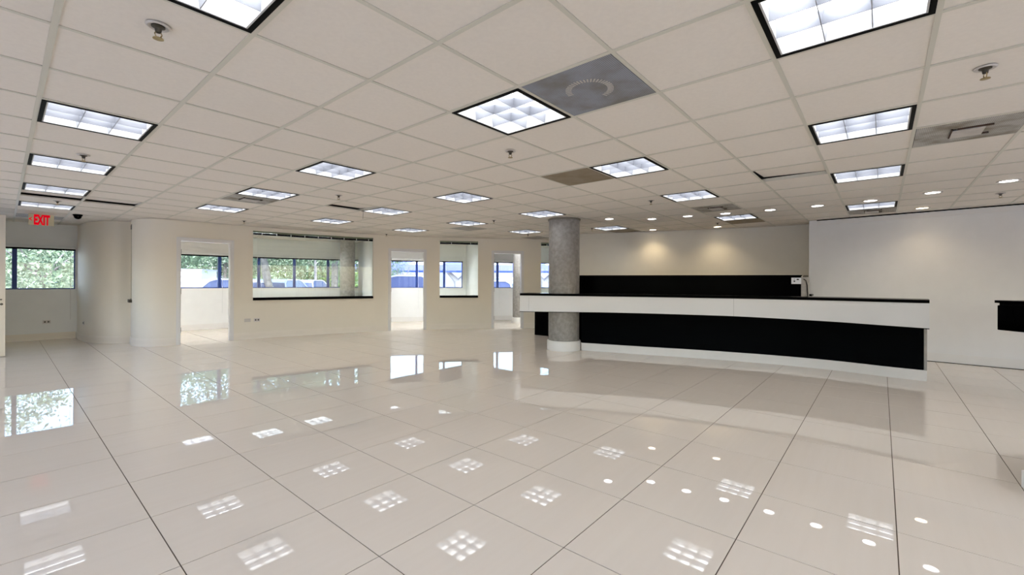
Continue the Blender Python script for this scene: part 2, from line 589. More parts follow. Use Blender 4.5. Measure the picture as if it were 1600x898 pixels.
# exterior wall with its window band
ext_open = [((0.05 - 1.9, 13.1), (1.02, 13.05)), ((1.6, 13.05), (6.98, 11.95)), ((7.35, 11.70), (9.50, 10.14)), ((9.85, 9.88), (12.4, 7.97))]
eo = [(EXT.near(*a), EXT.near(*b)) for a, b in ext_open]
struct(strip(EXT, 0, 0.16, -0.15, ZC + 0.3, holes=[(a, b, SILL, HEAD) for a, b in eo]), 'wall_exterior', M_wallw, True)

# walls between offices
for k, (p, q) in enumerate((((6.12, 9.56), (6.98, 11.93)), ((8.28, 8.12), (9.62, 10.03)))):
    struct(MB().bar(p, q, 0.10, 0, ZC), 'wall_partition_%s' % ('middle', 'far')[k], M_wallw)
# side enclosure beyond the building's right end
struct(MB().bar((10.05, 6.5), (12.45, 7.95), 0.12, 0, ZC), 'wall_end', M_wallw)

# ------------------------------------------------------------------ floor
FX, FY, FPX, FPY = 0.50305, 0.52533, 0.59047, 0.58670
floor = struct(MB().box(-2.1, 12.6, -6.2, 13.25, -0.15, -0.0025), 'floor', M_grout)


def inside_ext(x, y, m=0.0):
    s = EXT.near(x, y)
    p = EXT.at(s); n = (EXT.at(s, 1) - p)
    return (Vector((x, y)) - p).dot(n) < m


cells = []
for i in range(-5, 21):
    for j in range(-12, 22):
        x0 = FX + i * FPX; y0 = FY + j * FPY
        if x0 < -2.1 - FPX * 0.5 or x0 > 12.2 or y0 < -6.2 or not inside_ext(x0 + FPX / 2, y0 + FPY / 2, 0.25): continue
        if x0 > 9.8 and y0 < 0.5: continue
        cells.append((seen_area(x0, x0 + FPX, y0, y0 + FPY, 0), x0, y0))
cells.sort(reverse=True)
g = 0.0024
tm = MB().box(-FPX / 2 + g, FPX / 2 - g, -FPY / 2 + g, FPY / 2 - g, -0.006, 0.0).mesh('floor_tile', M_floor)
for a, x0, y0 in cells[:300]:
    o = bpy.data.objects.new('floor_tile', tm); C.objects.link(o)
    o.parent = floor; o.location = (x0 + FPX / 2, y0 + FPY / 2, 0)
rest = MB()
for a, x0, y0 in cells[300:]:
    rest.box(x0 + g, x0 + FPX - g, y0 + g, y0 + FPY - g, -0.006, 0.0)
tag(rest.build('floor_tile_field', M_floor, floor), kind='stuff')

# ------------------------------------------------------------------ ceiling
GX, GY, GM = -0.4560, 2.8646, 0.6096
ceil_mb = MB()
ceil_mb.box(-2.6, 13.6, -6.8, 14.0, ZC + 0.36, ZC + 0.42)
ceil_mb.box(-2.6, -2.5, -6.8, 14.0, ZC + 0.03, ZC + 0.36).box(13.5, 13.6, -6.8, 14.0, ZC + 0.03, ZC + 0.36)
ceil_mb.box(-2.5, 13.5, -6.8, -6.7, ZC + 0.03, ZC + 0.36).box(-2.5, 13.5, 13.9, 14.0, ZC + 0.03, ZC + 0.36)
ceiling = struct(ceil_mb, 'ceiling', M_dark)

TROFFERS = [  # cell, label
    (1, -2, 'fluorescent troffer cut by the top edge of the photo, nearest one on the left'),
    (1, 2, 'largest whole louvred troffer on the left, first above the exit sign row'),
    (1, 5, 'louvred troffer on the left, second of the row leading to the exit sign'),
    (1, 8, 'narrow-looking louvred troffer, third of the row leading to the exit sign'),
    (1, 11, 'louvred troffer nearest the red exit sign'),
    (4, -2, 'bright square troffer beside the blue-grey perforated vent with a ring'),
    (4, 2, 'square troffer straight above the long office window, closest to the camera'),
    (4, 5, 'louvred troffer touching the grey dirty vent above the long office window'),
    (4, 8, 'louvred troffer just beyond the vent above the first doorway'),
    (7, 2, 'square troffer in the ceiling middle, alone above the middle doorway'),
    (7, 5, 'small distant troffer left of the middle, above right end of the long office window'),
    (7, 8, 'far troffer close to the office wall above the long office window'),
    (10, 8, 'far troffer above the middle doorway, close to the office wall'),
    (10, 5, 'far troffer touching a plain grey vent above the small office window'),
    (10, 2, 'troffer with half grey louvres just left of the concrete column top'),
    (13, 5, 'farthest thin troffer left of the concrete column, before the end vent'),
    (7, -2, 'troffer beside the plain brown vent, right of the ceiling middle'),
    (10, -2, 'troffer above the left half of the reception counter, before the stained vent'),
    (14, -2, 'troffer touching the dark brown vent near the back wall'),
    (14, 2, 'far troffer just right of the concrete column top, by the back wall'),
    (4, -5, 'largest troffer, cut by the top edge of the photo on the right'),
    (7, -5, 'troffer on the right between the largest one and the small ones over the counter end'),
    (10, -5, 'third troffer back in the right-hand row above the counter end'),
    (14, -5, 'last troffer of the right-hand row, touching a stained vent by the right wall'),
]
OFFICE_ADDED = [(5, 14), (9, 13), (13, 11), (17, 7), (7, 13), (3, 14), (12, 12), (13, 10), (16, 8)]  # troffers added to brighten the offices
TROFFERS_OUT = [(1, -5), (4, -8), (7, -8), (10, -8), (1, -8), (-2, -2), (-2, 2), (-2, 5), (-2, 8), (-2, -5), (-2, 11), (4, -11), (10, -11)]
VENTS = [
    (4, -3, 'ring', 'blue-grey perforated ceiling vent showing a pale ring of vanes', M_ventblue),
    (7, -1, 'plain', 'plain brown perforated vent left of a troffer in the ceiling middle', M_ventbrown),
    (12, -2, 'core', 'stained vent with a raised core plate above the counter, before a troffer', M_ventdirty),
    (15, -2, 'plain', 'dark brown vent beyond a troffer close to the back wall', M_ventbrown),
    (4, 6, 'core', 'grey dirty vent beyond a troffer above the long office window', M_ventdirty),
    (11, 6, 'plain', 'plain grey vent touching a troffer above the small office window', M_ventgrey),
    (15, 6, 'plain', 'farthest grey vent, just left of the concrete column top', M_ventgrey),
    (8, -6, 'core', 'large grey vent with rusty core plate at the right edge', M_ventdirty),
    (15, -5, 'core', 'stained vent at the end of the right-hand troffer row by the right wall', M_ventdirty),
    (15, 2, 'plain', 'brown vent beyond the troffer right of the column top', M_ventbrown),
    (1, 14, 'plain', 'grey strip vent in the corridor ceiling behind the exit sign', M_ventgrey),
]
taken = {(t[0], t[1]) for t in TROFFERS} | set(TROFFERS_OUT) | set(OFFICE_ADDED) | {(v[0], v[1]) for v in VENTS}
LIFTED = {(1, 9): ('y', 1), (2, 9): ('y', 1), (6, 5): ('y', 1), (9, -4): ('x', 1)}


def cell_c(i, j):
    return GX + GM * (i + .5), GY + GM * (j + .5)


cc = []
for i in range(-3, 20):
    for j in range(-15, 17):
        x, y = cell_c(i, j)
        if (i, j) in taken or not inside_ext(x, y, 0.15): continue
        if x < -2.3 or x > 12.3 or y < -6.4 or (x > 10.0 and y < 0.6): continue
        cc.append((seen_area(x - .3, x + .3, y - .3, y + .3, ZC), i, j))
cc.sort(reverse=True)
h = GM / 2 - 0.011
tm = MB().box(-h, h, -h, h, 0.005, 0.02).mesh('ceiling_tile', M_tile)
rest = MB()
n = 0
for a, i, j in cc:
    x, y = cell_c(i, j)
    if n < 300 or (i, j) in LIFTED:
        n += 1
        o = bpy.data.objects.new('ceiling_tile', tm); C.objects.link(o)
        o.parent = ceiling; o.location = (x, y, ZC)
        if (i, j) in LIFTED:
            ax, sg = LIFTED[(i, j)]
            dz = 0.035
            if ax == 'y':
                o.rotation_euler = (math.atan2(dz, GM) * sg, 0, 0)
            else:
                o.rotation_euler = (0.03, -math.atan2(dz, GM) * sg, 0)
            o.location.z = ZC + dz / 2 + .004
    else:
        rest.box(x - h, x + h, y - h, y + h, ZC + 0.005, ZC + 0.02)
tag(rest.build('ceiling_tile_field', M_tile, ceiling), kind='stuff')
tw = 0.0125
for i in range(-3, 21):
    x = GX + GM * i
    if x < -2.3 or x > 12.4: continue
    ymax = 13.2
    while not inside_ext(x, ymax, 0.1): ymax -= 0.1
    ymin = -6.4 if x < 9.9 else 0.8
    MB().box(-tw, tw, ymin, ymax, 0.0, 0.004).box(-0.002, 0.002, ymin, ymax, 0.004, 0.035).build('main_tee', M_tee, ceiling, loc=(x, 0, ZC))
for j in range(-15, 18):
    y = GY + GM * j
    if y < -6.4 or y > 13.2: continue
    xmax = 12.4 if y > 0.8 else 9.85
    while not inside_ext(xmax, y, 0.1): xmax -= 0.1
    MB().box(-2.2, xmax, -tw * .9, tw * .9, 0.0006, 0.0042).build('cross_tee', M_tee, ceiling, loc=(0, y, ZC))


# ------------------------------------------------------------------ ceiling lights
def make_troffer():
    r = empty('ceiling_light')
    a, b_, c_ = 0.293, 0.270, 0.262
    f = MB()
    for s in (-1, 1):
        f.box(min(s * a, s * b_), max(s * a, s * b_), -a, a, -0.004, 0.02)
        f.box(-b_, b_, min(s * a, s * b_), max(s * a, s * b_), -0.004, 0.02)
    f.build('frame', M_blackm, r)
    f = MB()
    for s in (-1, 1):
        f.box(min(s * b_, s * c_), max(s * b_, s * c_), -b_, b_, -0.002, 0.10)
        f.box(-c_, c_, min(s * b_, s * c_), max(s * b_, s * c_), -0.002, 0.10)
    f.build('rim', M_rim, r)
    MB().box(-c_, c_, -c_, c_, 0.092, 0.096).build('diffuser', M_tube, r)
    f = MB().box(-.275, .275, -.275, .275, .102, .106)
    for s in (-1, 1):
        f.box(min(s * .275, s * .271), max(s * .275, s * .271), -.275, .275, 0.012, .102)
        f.box(-.271, .271, min(s * .275, s * .271), max(s * .275, s * .271), 0.012, .102)
    f.build('housing', M_blackm, r)
    w = MB()
    n = len(w.v)
    L = c_
    w.v += [(-L, -.0018, 0), (L, -.0018, 0), (L, .0018, 0), (-L, .0018, 0), (-L, -.010, .062), (L, -.010, .062), (L, .010, .062), (-L, .010, .062)]
    w.f += [(0, 3, 2, 1), (4, 5, 6, 7), (0, 1, 5, 4), (1, 2, 6, 5), (2, 3, 7, 6), (3, 0, 4, 7)]
    me = w.mesh('blade', M_louv)
    for k in (-1, 1):
        for rz in (0, math.pi / 2):
            o = bpy.data.objects.new('louvre_blade', me); C.objects.link(o); o.parent = r
            o.rotation_euler = (0, 0, rz)
            o.location = (0, k * c_ / 3, 0.0) if rz == 0 else (k * c_ / 3, 0, 0.0)
    return freeze(r)


M_tubeo = emission_mat('added_office_sheet', (0.93, 0.97, 1.0), 38.0, True)  # extra strong sheet for the added office lamps
proto = make_troffer()
proto_m = None
first = True
for t in TROFFERS:
    o = proto if first else copy_tree(proto)
    first = False
    x, y = cell_c(t[0], t[1])
    o.location = (x, y, ZC)
    tag(o, t[2], 'ceiling light', 'fluorescent troffers in the ceiling grid')
for i, j in TROFFERS_OUT:
    o = copy_tree(proto)
    x, y = cell_c(i, j)
    o.location = (x, y, ZC)
    tag(o, 'louvred fluorescent troffer outside the photograph behind or left of the camera', 'ceiling light', 'troffers out of view')


OFF_ME = MB().box(-.262, .262, -.262, .262, 0.092, 0.096).mesh('diffuser', M_tubeo)
for (i, j), lab in zip(OFFICE_ADDED, ('added troffer inside the office behind the first doorway', 'added troffer inside the office behind the long office window',
                                'added troffer inside the office behind the middle doorway', 'added troffer inside the office behind the right doorway',
                                'second added troffer inside the office behind the long office window', 'added troffer inside the office left of the first doorway',
                                'second added troffer inside the middle doorway office', 'third added troffer inside the middle doorway office', 'second added troffer inside the right doorway office')):
    o = copy_tree(proto)
    x, y = cell_c(i, j)
    o.location = (x, y, ZC)
    for ch in C.objects:
        if ch.parent == o and ch.name.startswith('diffuser'):
            ch.data = OFF_ME
    tag(o, lab, 'ceiling light', 'added troffers brightening the offices')


def make_downlight(m):
    r = empty('downlight')
    MB().lathe([(0.072, 0.0), (0.082, -0.006), (0.092, -0.005), (0.095, 0.0), (0.095, 0.003), (0.072, 0.003), (0.072, 0.0)], 28,
               cap0=False, cap1=False).build('trim_ring', M_sprw, r, True)
    MB().lathe([(0.0725, 0.0015), (0.0725, 0.003)], 28).build('lens', m, r)
    return freeze(r)


DL = [(7.15, 3.77), (7.63, 3.17), (7.70, 2.56), (7.80, 1.98), (7.85, 1.34), (7.87, 0.73), (7.84, 0.12), (7.64, -0.49), (7.30, -1.08)]
ordn = ['first', 'second', 'third', 'fourth', 'fifth', 'sixth', 'seventh', 'eighth', 'ninth']
dp = make_downlight(M_lens)
for k, (x, y) in enumerate(DL):
    o = dp if k == 0 else copy_tree(dp)
    o.location = (x, y, ZC - 0.001)
    lab = '%s round white downlight from the concrete column in the curved row above the counter' % ordn[k]
    if k == 8: lab = 'round white downlight at the right end of the curved row, farthest from the column'
    tag(o, lab, 'downlight', 'downlights in a curved row over the counter')
dw = make_downlight(M_lensw)
WD = [(9.20, 3.80, 'warm downlight washing the left part of the back wall'), (9.53, 2.57, 'warm downlight washing the middle of the back wall'),
      (9.09, -0.47, 'warm downlight close to the right wall, above the counter end')]
for k, (x, y, lab) in enumerate(WD):
    o = dw if k == 0 else copy_tree(dw)
    o.location = (x, y, ZC - 0.001)
    tag(o, lab, 'downlight', 'warm wall-washing downlights')
    ld = bpy.data.lights.new('wall_wash_lamp', 'SPOT')
    ld.energy = WASH_W * (1.0 if k < 2 else 0.6); ld.color = (1.0, 0.80, 0.52); ld.spot_size = math.radians(125); ld.spot_blend = 0.9; ld.shadow_soft_size = 0.05
    lo = bpy.data.objects.new('lamp', ld); C.objects.link(lo); lo.parent = o; lo.location = (0, 0, -0.02)


# ------------------------------------------------------------------ ceiling vents
for i, j, kind, lab, m in VENTS:
    x, y = cell_c(i, j)
    r = tag(empty('ceiling_vent', (x, y, ZC)), lab, 'vent')
    a = 0.291
    MB().box(-a, a, -a, a, 0.0, 0.012).build('perforated_panel', m, r)
    if kind == 'ring':
        vb = MB().box(-0.018, 0.018, -0.0045, 0.0045, -0.002, 0.0).mesh('vane', M_ventplate)
        for k in range(30):
            an = math.radians(95 + k * 8.5)
            o = bpy.data.objects.new('vane', vb); C.objects.link(o); o.parent = r
            o.location = (0.125 * math.cos(an), 0.125 * math.sin(an), 0); o.rotation_euler = (0, 0, an)
    elif kind == 'core':
        MB().box(-0.105, 0.105, -0.085, 0.085, -0.016, -0.010).build('core_plate', M_ventplate, r)
        q = MB()
        for sx in (-1, 1):
            q.box(sx * 0.112 - 0.008, sx * 0.112 + 0.008, -0.125, 0.06, -0.010, 0.0)
        q.box(-0.12, 0.12, 0.085, 0.093, -0.010, 0.0)
        q.build('core_frame', M_rust, r)


# ------------------------------------------------------------------ sprinklers
def make_sprinkler():
    r = empty('sprinkler')
    MB().lathe([(0.026, -0.001), (0.040, -0.007), (0.046, -0.003), (0.047, 0.0)], 24, cap0=False, cap1=False).build('escutcheon', M_sprw, r, True)
    MB().lathe([(0.026, 0.0), (0.026, -0.006), (0.014, -0.012), (0.011, -0.03)], 16).build('body', M_bronze, r, True)
    q = MB()
    for s in (-1, 1):
        q.tube([(s * .009, 0, -.028), (s * .013, 0, -.038), (s * .008, 0, -.050), (0, 0, -.055)], .0028, 6)
    q.build('frame_arms', M_brass, r, True)
    MB().lathe([(0.020, -0.056), (0.021, -0.059), (0.005, -0.060)], 16).build('deflector', M_brass, r, True)
    return freeze(r)


SP = [(0.46, 2.51, 'brass sprinkler head beside the troffer cut off at top left'),
      (0.49, 5.62, 'sprinkler head in front of the second troffer of the left row'),
      (0.53, 9.17, 'sprinkler head in front of the troffer by the exit sign'),
      (2.91, 2.50, 'sprinkler head straight below the bright middle troffer'),
      (2.93, 5.55, 'sprinkler head above the long office window'),
      (3.41, -0.42, 'sprinkler head on a plate at the upper right, above the rusty vent'),
      (5.91, 2.47, 'small sprinkler head above the column side of the counter'),
      (8.23, -1.15, 'sprinkler head near the right edge, by the right wall'),
      (8.90, 2.40, 'small sprinkler head near the back wall between warm downlights'),
      (5.96, 5.52, 'small sprinkler head above the small office window'),
      (8.22, 6.49, 'tiny far sprinkler head just left of the column'),
      (3.01, 9.30, 'tiny far sprinkler head above the wall between first doorway and long window'),
      (6.05, 9.15, 'tiny far sprinkler head above the middle doorway'),
      (8.10, 4.67, 'dark sprinkler head just right of the concrete column top')]
sp = make_sprinkler()
for k, (x, y, lab) in enumerate(SP):
    o = sp if k == 0 else copy_tree(sp)
    o.location = (x, y, ZC)
    o.rotation_euler = (0, 0, k * 0.7)
    tag(o, lab, 'sprinkler', 'sprinkler heads in the ceiling')

# dome camera
r = tag(empty('dome_camera', (0.87, 10.78, ZC)), 'black dome security camera on the ceiling right of the exit sign', 'camera')
MB().lathe([(0.062, 0.0), (0.064, -0.018), (0.056, -0.024)], 24).build('housing', M_blackm, r, True)
MB().lathe([(0.052, -0.024), (0.050, -0.045), (0.040, -0.064), (0.024, -0.075), (0.006, -0.079)], 24).build('dome', M_black, r, True)

# hanging wire below the lifted tile
r = tag(empty('hanging_wire', (3.72, 6.28, ZC)), 'thin wire hanging below the lifted ceiling tile above the long office window', 'wire')
MB().tube([(0, 0, 0.01), (0.004, 0, -0.08), (0.0, 0, -0.16)], 0.0025, 6).build('strand', M_steel, r)

# exit sign
r = tag(empty('exit_sign', (0.454, 11.2, 2.1815)), 'beige exit sign with red letters hanging in the corridor opening', 'sign')
MB().box(-0.152, 0.152, -0.02, 0.02, 0.0, 0.192).build('case', M_signbox, r, bevel=0.003)


def text_obj(name, s, size, m, parent, loc, sx=1.0, ext=0.002, off=0.0, rot=(math.pi / 2, 0, 0)):
    cu = bpy.data.curves.new(name, 'FONT')
    cu.body = s; cu.size = size; cu.extrude = ext; cu.offset = off
    t = bpy.data.objects.new(name, cu); C.objects.link(t)
    bpy.context.view_layer.update()
    dg = bpy.context.evaluated_depsgraph_get()
    me = bpy.data.meshes.new_from_object(t.evaluated_get(dg))
    bpy.data.objects.remove(t)
    me.materials.clear(); me.materials.append(m)
    xs = [v.co.x for v in me.vertices]; x0 = min(xs)
    for v in me.vertices: v.co.x = (v.co.x - x0) * sx
    o = bpy.data.objects.new(name, me); C.objects.link(o)
    o.parent = parent; o.location = loc; o.rotation_euler = rot
    return o


text_obj('letters', 'EXIT', 0.232, M_red, r, (-0.090, -0.021, 0.014), sx=0.40, off=0.011)
text_obj('arrow', '<', 0.11, M_red, r, (-0.147, -0.021, 0.062), sx=0.60, off=0.003)

# ------------------------------------------------------------------ interior doors, windows, trim
DN = ('first', 'middle', 'right')
hinge_me = MB().box(-0.006, 0.006, -0.012, 0.012, -0.05, 0.05).mesh('hinge', M_steel)
for k, (a, b) in enumerate(doors_s):
    mb = MB()
    cw = 0.055
    strip(OFFICE, -0.014, 0.0, 0, DZ + cw, a - cw, a, mb=mb)
    strip(OFFICE, -0.014, 0.0, 0, DZ + cw, b, b + cw, mb=mb)
    strip(OFFICE, -0.014, 0.0, DZ, DZ + cw, a, b, mb=mb)
    strip(OFFICE, -0.010, 0.120, 0, DZ, a, a + 0.015, mb=mb)
    strip(OFFICE, -0.010, 0.120, 0, DZ, b - 0.015, b, mb=mb)
    strip(OFFICE, -0.010, 0.120, DZ - 0.015, DZ, a, b, mb=mb)
    d = struct(mb, 'door_%d' % (k + 1), M_trimw)
    for z in (0.28, 1.02, 1.78):
        p = OFFICE.at(a + 0.017, 0.02)
        o = bpy.data.objects.new('hinge', hinge_me); C.objects.link(o); o.parent = d
        o.location = (p.x, p.y, z); o.rotation_euler = (0, 0, OFFICE.angle(a))

for k, (a, b) in enumerate(wins_s):
    mb = MB()
    strip(OFFICE, -0.006, 0.006, WZ0 - 0.006, WZ0, a, b, mb=mb)
    strip(OFFICE, 0.035, 0.075, WZ0, WZ0 + 0.012, a, b, mb=mb)
    w = struct(mb, 'window_%d' % (k + 1), M_blackm)
    strip(OFFICE, -0.03, 0.11, WZ0 - 0.045, WZ0, a, b).build('window_sill', M_black, w)
    npn = 3 if k == 0 else 1
    for q in range(npn):
        s0 = a + (b - a) * q / npn + 0.002; s1 = a + (b - a) * (q + 1) / npn - 0.002
        strip(OFFICE, 0.050, 0.056, WZ0 + 0.005, WZ1, s0, s1).build('pane', M_glass, w)
    # raised venetian blind in the head of the opening
    lab = ('dark raised blind with white cords in the long office window', 'dark raised blind in the small office window between two doorways',
           'dark raised blind in the office window beside the concrete column')[k]
    p = OFFICE.at((a + b) / 2)
    r = tag(empty('window_blind'), lab, 'blind')
    hr = strip(OFFICE, 0.005, 0.045, WZ1 - 0.035, WZ1 - 0.001, a + .004, b - .004).build('headrail', M_olive, r)
    mb = MB()
    for q in range(5):
        z = WZ1 - 0.040 - q * 0.0085
        strip(OFFICE, 0.006, 0.042, z - 0.006, z, a + .008, b - .008, mb=mb)
    tag(mb.build('slat_stack', M_black, r), kind='stuff')
    nc = 9 if k == 0 else 2
    for q in range(nc):
        s = a + (b - a) * (q + 0.6) / nc
        pp = OFFICE.at(s, 0.002)
        MB().box(-0.006, 0.006, -0.006, 0.004, -0.03, 0.02).build('clip', M_cord, hr, loc=(pp.x, pp.y, WZ1 - 0.05)).rotation_euler = (0, 0, OFFICE.angle(s))
    for q in range(3 if k == 0 else 1):
        s = a + (b - a) * (0.035, 0.355, 0.69)[q]
        pp = OFFICE.at(s, 0.030)
        MB().tube([(pp.x, pp.y, WZ1 - .05), (pp.x, pp.y, WZ0 + 0.05)], 0.0025, 6).build('cord', M_cord, r)

# narrow side window in the nook between the rounded walls
mb = MB()
strip(OFFICE, -0.004, 0.11, WZ0 - 0.0, WZ0 + 0.012, slot_s[0], slot_s[1], mb=mb)
strip(OFFICE, -0.004, 0.11, WZ1 - 0.07, WZ1, slot_s[0], slot_s[1], mb=mb)
w = struct(mb, 'window_4', M_bronze)
strip(OFFICE, 0.004, 0.010, WZ0 + 0.01, WZ1 - .07, slot_s[0], slot_s[1]).build('pane', M_glassg, w)
strip(OFFICE, -0.045, 0.0, WZ0 - 0.052, WZ0 - 0.001, slot_s[0] - 0.02, slot_s[1] + 0.04).build('window_sill', M_bronze, w)

# baseboards
BH = 0.14


def base_run(path, s0, s1, name, m, off=-0.013, hgt=BH):
    mb = MB()
    strip(path, off, 0.0, 0.0, hgt - 0.02, s0, s1, mb=mb)
    strip(path, off * 0.55, 0.0, hgt - 0.02, hgt, s0, s1, mb=mb)
    return struct(mb, name, m, True)


cw = 0.055
base_run(OFFICE, 0.05, doors_s[0][0] - cw, 'baseboard_office_left', M_base)
base_run(OFFICE, doors_s[0][1] + cw, doors_s[1][0] - cw, 'baseboard_office_long', M_base)
base_run(OFFICE, doors_s[1][1] + cw, doors_s[2][0] - cw, 'baseboard_office_middle', M_base)
base_run(OFFICE, doors_s[2][1] + cw, OFFICE.s[-1], 'baseboard_office_right', M_base)
base_run(CORR, 0.0, CORR.s[-1], 'baseboard_corridor', M_base)
base_run(EXT, 0.0, EXT.near(1.03, 13.05), 'baseboard_window_wall', M_base)
base_run(EXT, EXT.near(1.2, 13.05), EXT.near(6.9, 12.0), 'baseboard_office_room', M_baser)
base_run(EXT, EXT.near(7.2, 11.8), EXT.near(9.5, 10.1), 'baseboard_middle_room', M_baser)
base_run(EXT, EXT.near(9.8, 9.9), EXT.s[-1], 'baseboard_far_room', M_baser)
base_run(RIGHT, 0.0, RIGHT.s[-1], 'baseboard_right', M_baser)
base_run(BACK, 0.0, BACK.s[-1], 'baseboard_back', M_baser)
struct(strip(RIGHT, -0.014, 0.0, ZC - 0.095, ZC - 0.0145, 0, RIGHT.s[-1]), 'trim_1', M_baser)
struct(strip(RIGHT, -0.019, -0.0135, 0.0, 0.008, 0, RIGHT.s[-1]), 'trim_3', M_blackm)
struct(strip(RIGHT, -0.022, 0.0, ZC - 0.014, ZC - 0.0005, 0, RIGHT.s[-1]), 'shadow_gap_strip', M_blackm)  # black strip standing in for the shadow gap under the ceiling

# exterior windows: frames, mullions, panes, white raised blinds
MULL = [[(0.17, 13.08), (-0.9, 13.1)], [(2.2, 13.04), (3.652, 12.987), (4.53, 12.863), (5.372, 12.641), (6.197, 12.337)],
        [(8.356, 10.99), (9.03, 10.478)], [(10.425, 9.475), (11.5, 8.67)]]
XL = ['white raised blind over the corridor window by the exit sign', 'long white raised blind on the outer window behind the first doorway',
      'white raised blind on the outer window behind the middle doorway', 'white raised blind on the outer window behind the right doorway']
for k, (a, b) in enumerate(eo):
    mb = MB()
    strip(EXT, 0.03, 0.09, SILL, SILL + 0.022, a, b, mb=mb)
    strip(EXT, 0.03, 0.09, HEAD - 0.02, HEAD, a, b, mb=mb)
    strip(EXT, 0.03, 0.09, SILL + .022, HEAD - .02, a, a + 0.02, mb=mb)
    strip(EXT, 0.03, 0.09, SILL + .022, HEAD - .02, b - 0.02, b, mb=mb)
    w = struct(mb, 'window_%d' % (k + 5), M_blue)
    ms = sorted(EXT.near(*q) for q in MULL[k])
    for s in ms:
        strip(EXT, 0.02, 0.10, SILL + .022, HEAD - .02, s - 0.034, s + 0.034).build('mullion', M_blue, w)
    ed = [a] + ms + [b]
    for q in range(len(ed) - 1):
        strip(EXT, 0.057, 0.063, SILL + .02, HEAD - .02, ed[q] + (0.034 if q else .02), ed[q + 1] - (0.034 if q < len(ed) - 2 else .02)).build('pane', M_glassb, w)
    r = tag(empty('window_blind'), XL[k], 'blind')
    strip(EXT, -0.055, -0.002, HEAD + 0.0, HEAD + 0.045, a, b).build('headrail', M_blind, r)
    strip(EXT, -0.050, -0.004, HEAD - 0.022, HEAD - 0.001, a, b).build('slat_stack', M_blind, r)
    strip(EXT, -0.050, -0.004, HEAD - 0.055, HEAD - 0.023, a, b).build('bottom_rail', M_blackm, r)
    for s in ([EXT.near(0.949, 13.053)] if k == 0 else ms):
        pp = EXT.at(s + (0 if k == 0 else 0.05), -0.03)
        MB().tube([(pp.x, pp.y, HEAD - .05), (pp.x, pp.y, 0.40)], 0.003, 6).build('cord', M_cord if k else M_plate, r)


# outlets
def outlet(path, x, y, z, lab, m=M_plate):
    s = path.near(x, y); p = path.at(s, -0.003)
    r = tag(empty('outlet', (p.x, p.y, z), path.angle(s)), lab, 'outlet')
    MB().box(-0.057, 0.057, -0.004, 0.003, -0.035, 0.035).build('cover_plate', m, r, bevel=0.0015)
    q = MB()
    for sx in (-0.025, 0.025):
        q.box(sx - 0.014, sx + 0.014, -0.006, -0.004, -0.016, 0.016)
    q.build('socket', M_steel if m is M_plate else m, r)


outlet(EXT, 0.608, 13.063, 0.37, 'wall outlet under the corridor window')
outlet(CORR, 1.10, 12.2, 0.37, 'small outlet on the rounded corridor wall')
outlet(OFFICE, 3.362, 10.16, 0.40, 'white blank plate low beside the first doorway', M_sprw)
outlet(OFFICE, 3.534, 10.138, 0.40, 'dark-socket outlet low under the left end of the long office window')

# glass door at the left edge
r = tag(empty('glass_door', (0.045, 10.67, 0)), 'glass door with pale metal frame at the left edge', 'door')
MB().box(-0.085, 0.0, -0.022, 0.022, 0.01, 2.26).build('stile', M_alu, r)
MB().box(-0.95, -0.865, -0.022, 0.022, 0.01, 2.26).build('stile', M_alu, r)
MB().box(-0.865, -0.085, -0.022, 0.022, 0.01, 0.13).build('rail', M_alu, r)
MB().box(-0.865, -0.085, -0.022, 0.022, 2.17, 2.26).build('rail', M_alu, r)
MB().box(-0.860, -0.089, -0.003, 0.003, 0.13, 2.17).build('pane', M_glassg, r)
q = MB()
for x in (-0.095, -0.865):
    q.box(x, x + 0.010, -0.016, 0.016, 0.13, 2.17)
q.build('gasket', M_blackm, r)
q = MB().tube([(-0.042, -0.022, 0.915), (-0.042, -0.06, 0.915), (-0.055, -0.066, 0.915), (-0.15, -0.066, 0.915)], 0.010, 8)
q.build('handle', M_steel, r, True)
MB().tube([(-0.040, -0.022, 0.84), (-0.040, -0.034, 0.84)], 0.018, 12).build('lock', M_steel, r, True)

# ------------------------------------------------------------------ concrete columns
CX, CY = 6.695, 4.44


def column(x, y, rad, lab, collar=True):
    r = tag(empty('concrete_column', (x, y, 0)), lab, 'column')
    MB().lathe([(rad, 0.17), (rad, ZC - (0.03 if collar else 0.0))], 48).build('shaft', M_conc, r, True)
    if collar:
        MB().lathe([(rad + .012, ZC - 0.03), (rad + .018, ZC - 0.0005)], 48).build('collar', M_conc2, r, True)
    MB().lathe([(rad + .025, 0.0), (rad + .025, 0.165), (rad + .018, 0.175)], 48).build('plinth', M_curb, r, True)
    return r


column(CX, CY, 0.280, 'large round concrete column standing at the reception counter')
column(6.34, 11.50, 0.20, 'grey round column inside the office, seen through the long window', False)
column(10.15, 8.35, 0.19, 'grey column inside the right-hand doorway', False)

# ------------------------------------------------------------------ reception counter
BASE = Path(spline([(6.72, 4.40), (6.80, 4.12), (7.08, 3.13), (7.37, 2.18), (7.56, 1.32), (7.62, .54), (7.55, -.08), (7.535, -.44)], 8))
FAS = Path(spline([(6.13, 5.02), (6.40, 4.36), (6.56, 4.02), (6.98, 3.1), (7.27, 2.15), (7.47, 1.3), (7.53, .54), (7.47, -.05), (7.45, -.455)], 8))
# travel runs towards -y, so the left side of travel (+normal) is +x, away from the camera
cr_ = tag(empty('reception_counter', (7.3, 1.8, 0)), 'long curved reception counter with white band, black front and white curb', 'counter')


def cb(mb, name, m, smooth=True, parent=None):
    o = mb.build(name, m, None, smooth)
    o.parent = parent or cr_
    o.matrix_parent_inverse = Matrix.Translation((-7.3, -1.8, 0)) if parent is None else Matrix.Identity(4)
    return o


L = FAS.s[-1]
ZK = [(0, .695), (.25, .71), (.6, .712), (.85, .69), (1.0, .672)]


